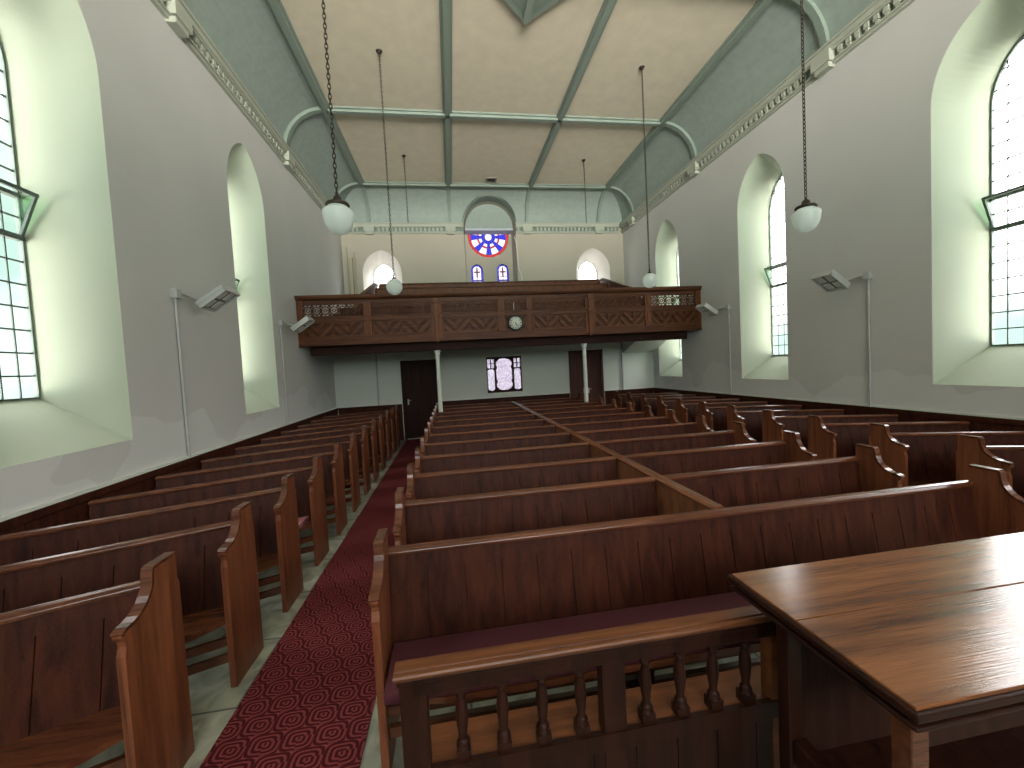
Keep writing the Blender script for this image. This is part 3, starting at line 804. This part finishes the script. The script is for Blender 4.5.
# ------------------------------------------------------------------ gallery
gy = 9.1
gl = thing('gallery', 'wooden gallery balcony with fretwork and diagonal boarded panels across the back', 'gallery', (0, 0, 0))
G0, G1 = XL+.003, XR-.003
mb = MB()
mb.prism([(gy-.03, 3.52), (gy-.07, 3.54), (gy-.09, 3.58), (gy-.09, 3.62), (gy+.12, 3.62), (gy+.12, 3.52)], 0, G0, G1); mb.build('hand_rail', GX, gl, .004)
MB().box(G0, G1, gy, gy+.07, 3.44, 3.52).build('top_rail', GX, gl)
MB().box(G0, G1, gy-.02, gy+.07, 3.07, 3.165).box(G0, G1, gy-.035, gy, 3.15, 3.175).box(G0, G1, gy-.03, gy, 3.055, 3.075).build('middle_rail', GX, gl, .004)
mb = MB(); mb.box(G0, G1, gy-.01, gy+.07, 2.60, 2.73); mb.box(G0, G1, gy-.05, gy+.07, 2.55, 2.61); mb.build('bottom_rail', GX, gl, .006)
MB().box(-3.0, 5.9, 9.30, 9.42, 2.36, 2.60).build('beam', GD, gl, .006)
MB().box(G0, G1, gy-.01, gy+.2, 2.565, 2.60).build('soffit_board', GD, gl)
posts = [(-1.79, -1.63), (1.13, 1.27), (1.79, 1.93), (4.69, 4.85)]
pils = [(-.36, -.13), (3.19, 3.42)]
for a, b in posts:
    MB().box(a, b, gy-.03, gy+.07, 2.72, 3.46).box(a+.045, b-.045, gy-.045, gy, 2.78, 3.02).box(a+.045, b-.045, gy-.045, gy, 3.20, 3.41).build('post', GZ, gl, .006)
for a, b in pils:
    mb = MB(); mb.box(a, b, gy-.03, gy+.07, 2.55, 3.45); mb.box(a+.07, b-.07, gy-.09, gy-.03, 2.62, 3.50); mb.box(a+.05, b-.05, gy-.11, gy-.03, 3.38, 3.50)
    mb.box(a+.05, b-.05, gy-.10, gy-.03, 3.10, 3.16); mb.prism([(a+.06, 2.62), (b-.06, 2.62), ((a+b)/2+.02, 2.53), ((a+b)/2-.02, 2.53)], 1, gy-.085, gy-.03)
    mb.build('pilaster', GZ, gl, .005)
for a, b in ((G0, G0+.12), (G1-.12, G1)):
    mb = MB(); mb.box(a, b, gy-.04, gy+.07, 2.60, 3.52); mb.build('end_post', GZ, gl, .006)
bays = [(G0+.12, -1.79), (-1.63, -.36), (-.13, 1.13), (1.27, 1.79), (1.93, 3.19), (3.42, 4.69), (4.85, G1-.12)]
def clip(poly, a, b, c):   # keep a*x+b*z<=c
    out = []
    for i in range(len(poly)):
        p, q = poly[i], poly[(i+1) % len(poly)]; dp = a*p[0]+b*p[1]-c; dq = a*q[0]+b*q[1]-c
        if dp <= 0: out.append(p)
        if dp*dq < 0: t = dp/(dp-dq); out.append((p[0]+(q[0]-p[0])*t, p[1]+(q[1]-p[1])*t))
    return out
for bi, (a, b) in enumerate(bays):
    # fretwork: rows of rings joined by diagonals
    mb = MB(); z0, z1 = 3.185, 3.43; H = z1-z0
    n = max(2, round((b-a)/.19)); W = (b-a)/n; t = .011
    def ring(cx, cz, r, w, sg=14):
        o = [(cx+r*math.cos(2*PI*k/sg), cz+r*math.sin(2*PI*k/sg)) for k in range(sg)]; i_ = [(cx+(r-w)*math.cos(2*PI*k/sg), cz+(r-w)*math.sin(2*PI*k/sg)) for k in range(sg)]
        P = lambda l, y: [(u, y, z) for u, z in l]
        mb.loft([P(o, gy+.02), P(o, gy+.035), P(i_, gy+.035), P(i_, gy+.02), P(o, gy+.02)])
    def strip(p, q, w):
        d = Vector((q[0]-p[0], q[1]-p[1])); d.normalize(); e = Vector((-d.y, d.x))*w/2
        mb.prism([(p[0]+e.x, p[1]+e.y), (q[0]+e.x, q[1]+e.y), (q[0]-e.x, q[1]-e.y), (p[0]-e.x, p[1]-e.y)], 1, gy+.02, gy+.035)
    zc = (z0+z1)/2
    for k in range(n):
        cx = a+W*(k+.5)
        ring(cx, zc, .088, .020); ring(cx, zc, .040, .016, 8)
        for s in (-1, 1):
            for r in (-1, 1): strip((cx+s*.052, zc+r*.06), (cx+s*W/2, zc+r*H/2), .020)
            strip((cx+s*.04, zc), (cx+s*.07, zc), .014)
        strip((cx, zc+.085), (cx, z1), .016); strip((cx, zc-.085), (cx, z0), .016)
        strip((cx-W/2, z0), (cx-W/2, z1), .016) if k else None
    mb.box(a, b, gy+.01, gy+.045, z1-.005, z1+.012); mb.box(a, b, gy+.01, gy+.045, z0-.012, z0+.005)
    mb.build('fret_panel', GX, gl)
    # diagonal boarded panel
    mb = MB(); z0, z1 = 2.73, 3.06; H = z1-z0
    mb.box(a, b, gy+.03, gy+.05, z0, z1)
    n = max(2, round((b-a)/H)); W = (b-a)/n; bw = .075
    for k in range(n):
        cell = rect(a+W*k+.003, a+W*(k+1)-.003, z0, z1); s = 1 if k % 2 else -1
        q = -6*bw*2
        while q < W+H:
            # strips along direction (1, s)
            base = (a+W*k)
            lo, hi = q+.008, q+bw*1.414-.008
            poly = cell
            if s > 0: poly = clip(clip(poly, 1, -1, base-z0+hi), -1, 1, -(base-z0+lo))
            else: poly = clip(clip(poly, 1, 1, base+z0+hi), -1, -1, -(base+z0+lo))
            odd = round(q/(bw*1.414)) % 2
            if len(poly) >= 3: mb.prism(poly, 1, gy-.004 + (.022 if odd else 0), gy+.03, 1 if odd else 0)
            q += bw*1.414
    mb.box(a, b, gy, gy+.03, z1-.03, z1); mb.box(a, b, gy, gy+.03, z0, z0+.03); mb.box(a, a+.03, gy, gy+.03, z0, z1); mb.box(b-.03, b, gy, gy+.03, z0, z1)
    mb.build('boarded_panel', [GX2, GX3], gl)
# gallery floor: raked steps
mb = MB(); mb.box(G0, G1, gy+.07, YB, 2.60, 2.70)
for k in range(4): mb.box(G0, G1, 10.15+.8*k, YB, 2.70+.3*k, 3.0+.3*k)
struct(mb.build('floor_gallery', GD))
# gallery pews
for k in range(5):
    y = 9.85+.75*k if k else 9.80; zt = [3.46, 3.74, 4.05, 4.36, 4.64][k]; zb = 2.70+.3*max(0, k)
    if k == 0: zb = 2.70
    g = thing('gallery_pew', 'wooden pew bench in the gallery, %s' % ['right behind the balcony front', 'second row up', 'third row up', 'fourth row up', 'topmost row below the windows'][k], 'pew', (0, y, 0), 'gallery pews')
    X0, X1 = -2.02, 5.02
    mb = MB(); zb2 = 2.70 if y < 10.15 else 2.70+.3*(1+math.floor((y-10.15)/.8+1e-6))
    for q in range(40): mb.box(X0+(X1-X0)*q/40+.002, X0+(X1-X0)*(q+1)/40-.002, -.012, .02, zb2, zt-.04)
    mb.box(X0, X1, -.006, .014, zb2, zt-.04); mb.box(X0, X1, -.03, .02, zt-.16, zt-.10)
    mb.build('backrest', GZ, g)
    MB().box(X0, X1, -.04, .04, zt-.04, zt).build('top_capping', GX, g, .008)
    MB().box(X0, X1, -.34, -.02, max(zb2+.3, zt-.52), max(zb2+.3, zt-.52)+.03).build('seat', GX, g)
    for x in (X0, X1-.04):
        MB().prism([(-.34, zb2), (.03, zb2), (.03, zt-.04), (-.12, zt-.06), (-.20, zt-.22), (-.34, zt-.28)], 0, x, x+.04).build('pew_end', GZ, g, .004)
for s, x in ((0, -2.16), (1, 5.10)):
    sp = thing('stair_partition', 'sloping boarded side of the gallery seating on the %s' % ('left, lit along its top', 'right')[s], 'partition', (x, 0, 0))
    MB().prism([(10.2, 3.0), (10.2, 3.72), (12.72, 4.60), (13.0, 4.60), (13.0, 3.9), (12.6, 3.9)], 0, 0, .06).build('side_panel', GZ, sp, .004)
    MB().prism([(10.18, 3.72), (10.18, 3.76), (12.72, 4.65), (13.02, 4.65), (13.02, 4.60), (12.72, 4.60)], 0, -.02, .08).build('capping', GX, sp, .004)
# beige boxed pipes at the back left of the gallery
bx = thing('boxed_pipe', 'beige boxed pipe in the back left corner above the gallery', 'pipe', (-2.87, YB-.08, 0))
MB().box(-.09, .03, -.06, .07, 3.95, 5.55).build('boxing', BEIGE, bx, .004)
MB().tube([(.10, 0, 3.95), (.10, 0, 5.7)], .022, 8).build('pipe', BEIGE, bx)
MB().box(-.16, -.12, .02, .07, 3.95, 5.9).build('batten', BEIGE, bx)
# gallery columns
for k, x in enumerate((-.29, 3.22)):
    cl = thing('gallery_column', 'slim white iron column under the gallery %s' % ('beside the dark aisle door', 'in front of the brown double door')[k], 'column', (x, 9.36, 0), 'gallery columns')
    MB().lathe([(.052, 0.08), (.05, 0.2), (.045, 2.22), (.047, 2.25)], (0, 0, 0), 16).build('shaft', WHITE, cl)
    MB().lathe([(.047, 2.25), (.06, 2.27), (.06, 2.29), (.05, 2.31), (.075, 2.335), (.085, 2.36)], (0, 0, 0), 16).build('capital', WHITE, cl)
    MB().lathe([(.08, 0), (.08, .05), (.06, .08), (.052, .10)], (0, 0, 0), 16).build('base', WHITE, cl)
# clock on the gallery front
ck = thing('wall_clock', 'round black rimmed clock on the middle of the gallery front', 'clock', (1.515, gy-.035, 2.89))
MB().lathe([(.0, .03), (.16, .03), (.175, .015), (.178, -.02), (.165, -.045), (.148, -.045), (.146, -.022)], (0, 0, 0), 32, axis=1).build('case', BLACK, ck)
MB().lathe([(.0, -.027), (.1455, -.027), (.1455, -.0235), (.0, -.0235)], (0, 0, 0), 32, axis=1).build('dial', DIAL, ck)
mb = MB()
rom = [3, 1, 2, 3, 2, 2, 2, 3, 4, 2, 2, 2]
for h in range(12):
    a = PI/2-h*PI/6; u = Vector((math.cos(a), 0, math.sin(a))); w_ = Vector((-u.z, 0, u.x)); nb = rom[h]
    for j in range(nb):
        o = w_*(j-(nb-1)/2)*.011; p, q = u*.100+o, u*.136+o; e = w_*.0028; y = Vector((0, -.029, 0))
        mb.add([p+e+y, q+e+y, q-e+y, p-e+y], [(0,1,2,3)])
mb.build('numerals', BLACK, ck)
def hand(ang, ln, wd, y):
    a = PI/2-ang; u = Vector((math.cos(a), 0, math.sin(a))); w_ = Vector((-u.z, 0, u.x)); o = Vector((0, y, 0))
    p = [-u*.02-w_*wd+o, -u*.02+w_*wd+o, u*ln*.6+w_*wd*1.3+o, u*ln+o, u*ln*.6-w_*wd*1.3+o]
    return MB().add(p, [(0,1,2,3,4)])
hand(2*PI*(5+25/60)/12, .075, .007, -.031).build('hour_hand', BLACK, ck); hand(2*PI*25/60, .115, .005, -.033).build('minute_hand', BLACK, ck)
tag(MB().tube([(1.50, gy-.01, 3.07), (1.50, gy-.01, 3.36)], .006, 6).build('clock_cord', WHITE), 'thin pale cord above the clock on the gallery front', 'cord')

# ------------------------------------------------------------------ pendant lamps
def pendant(name, label, x, y, zg, globe=True, group=None, ball=False):
    """zg is the height of the globe's middle"""
    p = thing(name, label, 'pendant lamp', (x, y, ZC), group)
    MB().lathe([(.0, -.05), (.02, -.05), (.03, -.03), (.05, -.012), (.055, 0)], (0, 0, 0), 16).build('ceiling_rose', BRASS, p)
    zt = zg-ZC+.21 if globe else zg-ZC
    mb = MB(); z = -.045; k = 0
    while z > zt:
        ln, r = .056, .013
        pts = []
        for q in range(8):
            a = 2*PI*q/8; u = r*math.cos(a); zz = math.sin(a)*r + (ln/2-r)*(1 if math.sin(a) > 0.01 else -1 if math.sin(a) < -0.01 else 0)
            pts.append((u, 0, z-ln/2+zz) if k % 2 == 0 else (0, u, z-ln/2+zz))
        mb.tube(pts, .0052, 5, closed=True); z -= ln-.012; k += 1
    mb.build('chain', BRASS, p)
    if ball:
        c = zg-ZC
        MB().lathe([(.0, c+.215), (.010, c+.215), (.012, c+.17), (.030, c+.165), (.036, c+.142), (.030, c+.130)], (0, 0, 0), 16).build('lamp_cap', BRASS, p)
        MB().lathe([(.142*math.sin(PI*k/20), c+.142*math.cos(PI*k/20)) for k in range(21)], (0, 0, 0), 32).build('globe', OPAL, p)
    elif globe:
        c = zg-ZC+.0
        MB().lathe([(.0, c+.215), (.012, c+.215), (.014, c+.19), (.035, c+.175), (.045, c+.14), (.055, c+.125), (.10, c+.118), (.108, c+.105), (.10, c+.09), (.088, c+.088)], (0, 0, 0), 24).build('lamp_cap', BRASS, p)
        MB().lathe([(.082, c+.10), (.088, c+.085), (.108, c+.068), (.132, c+.050), (.138, c+.038), (.137, c+.022), (.134, c-.01), (.126, c-.05), (.112, c-.09), (.088, c-.125), (.060, c-.148), (.030, c-.160), (.0, c-.163)], (0, 0, 0), 32).build('globe', OPAL, p)
    return p
pendant('pendant_lamp', 'white glass pendant lamp on a long chain, nearest on the left', -.94, 3.93, 3.36, True, 'chain hung globe lamps')
pendant('pendant_lamp', 'white glass pendant lamp on a long chain, nearest on the right', 3.96, 3.93, 3.37, True, 'chain hung globe lamps')
pendant('pendant_lamp', 'white globe pendant seen against the left end of the gallery', -.91, 7.43, 3.43, True, 'chain hung globe lamps', True)
pendant('pendant_lamp', 'white globe pendant seen against the right end of the gallery', 3.96, 7.43, 3.44, True, 'chain hung globe lamps', True)
pendant('lamp_chain', 'empty lamp chain hanging at the far left of the ceiling', -.88, 10.87, 5.82, False, 'empty lamp chains')
pendant('lamp_chain', 'empty lamp chain hanging at the far right of the ceiling', 3.97, 10.87, 5.82, False, 'empty lamp chains')

# ------------------------------------------------------------------ wall heaters
def heater(label, side, y, tilt, yaw):
    """side -1 left wall, +1 right wall; box faces into the room and down"""
    x = XL if side < 0 else XR; i = -side
    h = thing('wall_heater', label, 'heater', (x, y, 0), 'infrared wall heaters')
    MB().tube([(i*.02, 0, 1.03), (i*.02, 0, 2.92)], .016, 8).build('conduit', PIPE, h)
    MB().box(min(0, i*.07), max(0, i*.07), -.05, .05, 2.90, 3.01).build('junction_box', PIPE, h, .006)
    yy = .22*1
    MB().tube([(i*.05, .0, 2.97), (i*.06, .10, 2.97), (i*.06, .30, 2.95), (i*.20, .34, 2.94)], .018, 8).build('bracket', STEEL, h)
    R = Matrix.Translation((i*.31, .33, 2.95)) @ Matrix.Rotation(yaw*i, 4, 'Z') @ Matrix.Rotation(-tilt*i, 4, 'Y')
    # local box: x out of the wall, y along the wall, z thickness; heating face is -z
    bw, bd, bh = .17, .19, .045
    def X(v): return R @ v
    mb = MB(); mb.xf = X
    mb.box(-bd, bd, -bw, bw, 0, bh); mb.box(-bd, -bd+.02, -bw, bw, -.05, 0); mb.box(bd-.02, bd, -bw, bw, -.05, 0); mb.box(-bd, bd, -bw, -bw+.02, -.05, 0); mb.box(-bd, bd, bw-.02, bw, -.05, 0)
    cs = mb.build('case', STEEL, h, .006)
    mb = MB(); mb.xf = X
    for k in range(5): mb.box(-bd+.08+.06*k, -bd+.11+.06*k, -bw*.7, bw*.7, bh, bh+.004)
    mb.build('louvre', BRASS, cs)
    mb = MB(); mb.xf = X; mb.box(-bd+.02, bd-.02, -bw+.02, bw-.02, -.012, -.002); mb.build('reflector', MIRR, cs)
    for a in (-.085, .085):
        for b_ in (-.075, .075):
            mb = MB(); mb.xf = X; mb.box(a-.068, a+.068, b_-.052, b_+.052, -.035, -.014); mb.build('heating_element', QUARTZ, cs, .01)
heater('grey infrared wall heater nearest on the left wall', -1, 5.24, math.radians(35), math.radians(0))
heater('grey infrared wall heater on the left wall by the gallery end', -1, 8.15, math.radians(35), math.radians(0))
heater('grey infrared wall heater nearest on the right wall between two windows', 1, 5.07, math.radians(35), math.radians(0))
heater('grey infrared wall heater on the right wall by the gallery end', 1, 8.07, math.radians(35), math.radians(0))

# ------------------------------------------------------------------ daylight
W = bpy.data.worlds.new('sky'); S.world = W; W.use_nodes = True
t = W.node_tree; bg = t.nodes['Background']
tc = node(t, 'ShaderNodeTexCoord'); sx = node(t, 'ShaderNodeSeparateXYZ'); lk(t, tc.outputs['Generated'], sx.inputs[0])
# tree line: higher on the left side of the church than on the right
m1 = node(t, 'ShaderNodeMapRange'); lk(t, sx.outputs['X'], m1.inputs['Value'])
m1.inputs['From Min'].default_value = -0.62; m1.inputs['From Max'].default_value = -0.42
m1.inputs['To Min'].default_value = 0.42; m1.inputs['To Max'].default_value = 0.09
nz = node(t, 'ShaderNodeTexNoise'); nz.inputs['Scale'].default_value = 9; nz.inputs['Detail'].default_value = 6; lk(t, tc.outputs['Generated'], nz.inputs['Vector'])
ma = node(t, 'ShaderNodeMath', operation='MULTIPLY_ADD'); lk(t, nz.outputs['Fac'], ma.inputs[0]); ma.inputs[1].default_value = 0.16; ma.inputs[2].default_value = -0.08
mb2 = node(t, 'ShaderNodeMath', operation='ADD'); m7 = node(t, 'ShaderNodeMapRange'); lk(t, sx.outputs['Y'], m7.inputs['Value']); m7.inputs['From Min'].default_value = 0.88; m7.inputs['From Max'].default_value = 0.95
m7.inputs['To Min'].default_value = 0.0; m7.inputs['To Max'].default_value = -0.22      # tree line dropped past the gallery end to brighten the screen glass
m8 = node(t, 'ShaderNodeMath', operation='ADD'); lk(t, m1.outputs[0], m8.inputs[0]); lk(t, m7.outputs[0], m8.inputs[1])
lk(t, m8.outputs[0], mb2.inputs[0]); lk(t, ma.outputs[0], mb2.inputs[1])
sb = node(t, 'ShaderNodeMath', operation='SUBTRACT'); lk(t, sx.outputs['Z'], sb.inputs[0]); lk(t, mb2.outputs[0], sb.inputs[1])
m2 = node(t, 'ShaderNodeMapRange'); lk(t, sb.outputs[0], m2.inputs['Value']); m2.inputs['From Min'].default_value = -0.05; m2.inputs['From Max'].default_value = 0.06
tree = ramp(t, nz.outputs['Fac'], [(0.35, (0.42, 0.64, 0.55)), (0.65, (0.68, 0.84, 0.80))])
SKY = 2.2; GROUND = 2.0; ENDBOOST = 24.0
mx = node(t, 'ShaderNodeMix', data_type='RGBA'); lk(t, m2.outputs[0], mx.inputs[0]); lk(t, tree, mx.inputs[6]); m9 = node(t, 'ShaderNodeMapRange'); lk(t, sx.outputs['Z'], m9.inputs['Value']); m9.inputs['From Min'].default_value = 0.2; m9.inputs['From Max'].default_value = 0.75
m9.inputs['To Min'].default_value = SKY; m9.inputs['To Max'].default_value = SKY*3.0      # overcast sky, brightest overhead
vs = node(t, 'ShaderNodeVectorMath', operation='SCALE'); vs.inputs[0].default_value = (1.02, 1.0, 1.0); ma2 = node(t, 'ShaderNodeMapRange'); lk(t, sx.outputs['X'], ma2.inputs['Value']); ma2.inputs['From Min'].default_value = 0.45; ma2.inputs['From Max'].default_value = 0.8
ma2.inputs['To Min'].default_value = 1.0; ma2.inputs['To Max'].default_value = 2.4      # the right-hand side of the sky is the brighter one
mm = node(t, 'ShaderNodeMath', operation='MULTIPLY'); lk(t, m9.outputs[0], mm.inputs[0]); lk(t, ma2.outputs[0], mm.inputs[1]); lk(t, mm.outputs[0], vs.inputs['Scale']); lk(t, vs.outputs[0], mx.inputs[7])
# unseen ground below the horizon, set bright to light the ceiling
m3 = node(t, 'ShaderNodeMapRange'); lk(t, sx.outputs['Z'], m3.inputs['Value']); m3.inputs['From Min'].default_value = -0.04; m3.inputs['From Max'].default_value = -0.12
mg = node(t, 'ShaderNodeMix', data_type='RGBA'); lk(t, m3.outputs[0], mg.inputs[0]); lk(t, mx.outputs[2], mg.inputs[6]); mg.inputs[7].default_value = (GROUND*1.06, GROUND*.98, GROUND*.9, 1)
# invented boost to sky and ground past the pulpit end, lighting the room
m4 = node(t, 'ShaderNodeMapRange'); lk(t, sx.outputs['Y'], m4.inputs['Value']); m4.inputs['From Min'].default_value = -0.80; m4.inputs['From Max'].default_value = -0.92
m4.inputs['To Min'].default_value = 0.0; m4.inputs['To Max'].default_value = 1.0
m5 = node(t, 'ShaderNodeMapRange'); lk(t, sx.outputs['Z'], m5.inputs['Value']); m5.inputs['From Min'].default_value = 0.10; m5.inputs['From Max'].default_value = -0.02
m5.inputs['To Min'].default_value = 1.6; m5.inputs['To Max'].default_value = ENDBOOST-1
m6 = node(t, 'ShaderNodeMath', operation='MULTIPLY_ADD'); lk(t, m4.outputs[0], m6.inputs[0]); lk(t, m5.outputs[0], m6.inputs[1]); m6.inputs[2].default_value = 1.0
vm = node(t, 'ShaderNodeVectorMath', operation='SCALE'); lk(t, mg.outputs[2], vm.inputs[0]); lk(t, m6.outputs[0], vm.inputs['Scale'])
lk(t, vm.outputs[0], bg.inputs['Color']); bg.inputs['Strength'].default_value = 1.0
def portal(loc, rot, sx_, sy_):
    l = bpy.data.lights.new('window_daylight', 'AREA'); l.shape = 'RECTANGLE'; l.size = sx_; l.size_y = sy_; l.cycles.is_portal = True
    o = bpy.data.objects.new('window_daylight', l); COL.objects.link(o); o.location = loc; o.rotation_euler = rot
for c in Lc: portal((XL-DEP-.06, c, 3.63), (0, -PI/2, 0), 3.6, .76)
for c in Rc: portal((XR+DEP+.06, c, 3.63), (0, PI/2, 0), 3.6, .76)
for a, b in lanc: portal((b, YB+RECD+.06, 4.8), (-PI/2, 0, 0), .76, 1.45)
portal((XC, SG_Y+.2, 6.1), (-PI/2, 0, 0), 1.5, 2.0)
for c, z0, zs, za in FW: portal((c, YF-.4, (z0+za)/2), (PI/2, 0, 0), 1.95, za-z0)

# ------------------------------------------------------------------ camera
cam = bpy.data.cameras.new('camera'); co = bpy.data.objects.new('camera', cam); COL.objects.link(co)
cam.sensor_width = 36.0; cam.lens = 400/1024*36.0; cam.clip_start = 0.05
yaw, pit, rol = math.radians(8.5372), math.radians(-2.5007), math.radians(3.0532)
cr, sr, cp, sp, cy_, sy_ = math.cos(rol), math.sin(rol), math.cos(pit), math.sin(pit), math.cos(yaw), math.sin(yaw)
base = Matrix(((1,0,0),(0,0,1),(0,-1,0))); Rr = Matrix(((cr,-sr,0),(sr,cr,0),(0,0,1)))
Rp = Matrix(((1,0,0),(0,cp,-sp),(0,sp,cp))); Ry = Matrix(((cy_,sy_,0),(-sy_,cy_,0),(0,0,1)))
Mc = Ry @ Rp @ base @ Rr @ Matrix(((1,0,0),(0,-1,0),(0,0,-1)))
co.matrix_world = Matrix.Translation((0, 0, 1.9)) @ Mc.to_4x4()
S.camera = co
S.view_settings.view_transform = 'Standard'; S.view_settings.look = 'None'; S.view_settings.gamma = 1.0
S.view_settings.use_curve_mapping = False; S.view_settings.exposure = 0.85
S.cycles.use_denoising = True; S.cycles.diffuse_bounces = 8; S.cycles.max_bounces = 12; S.cycles.transparent_max_bounces = 12
S.cycles.sample_clamp_indirect = 6.0
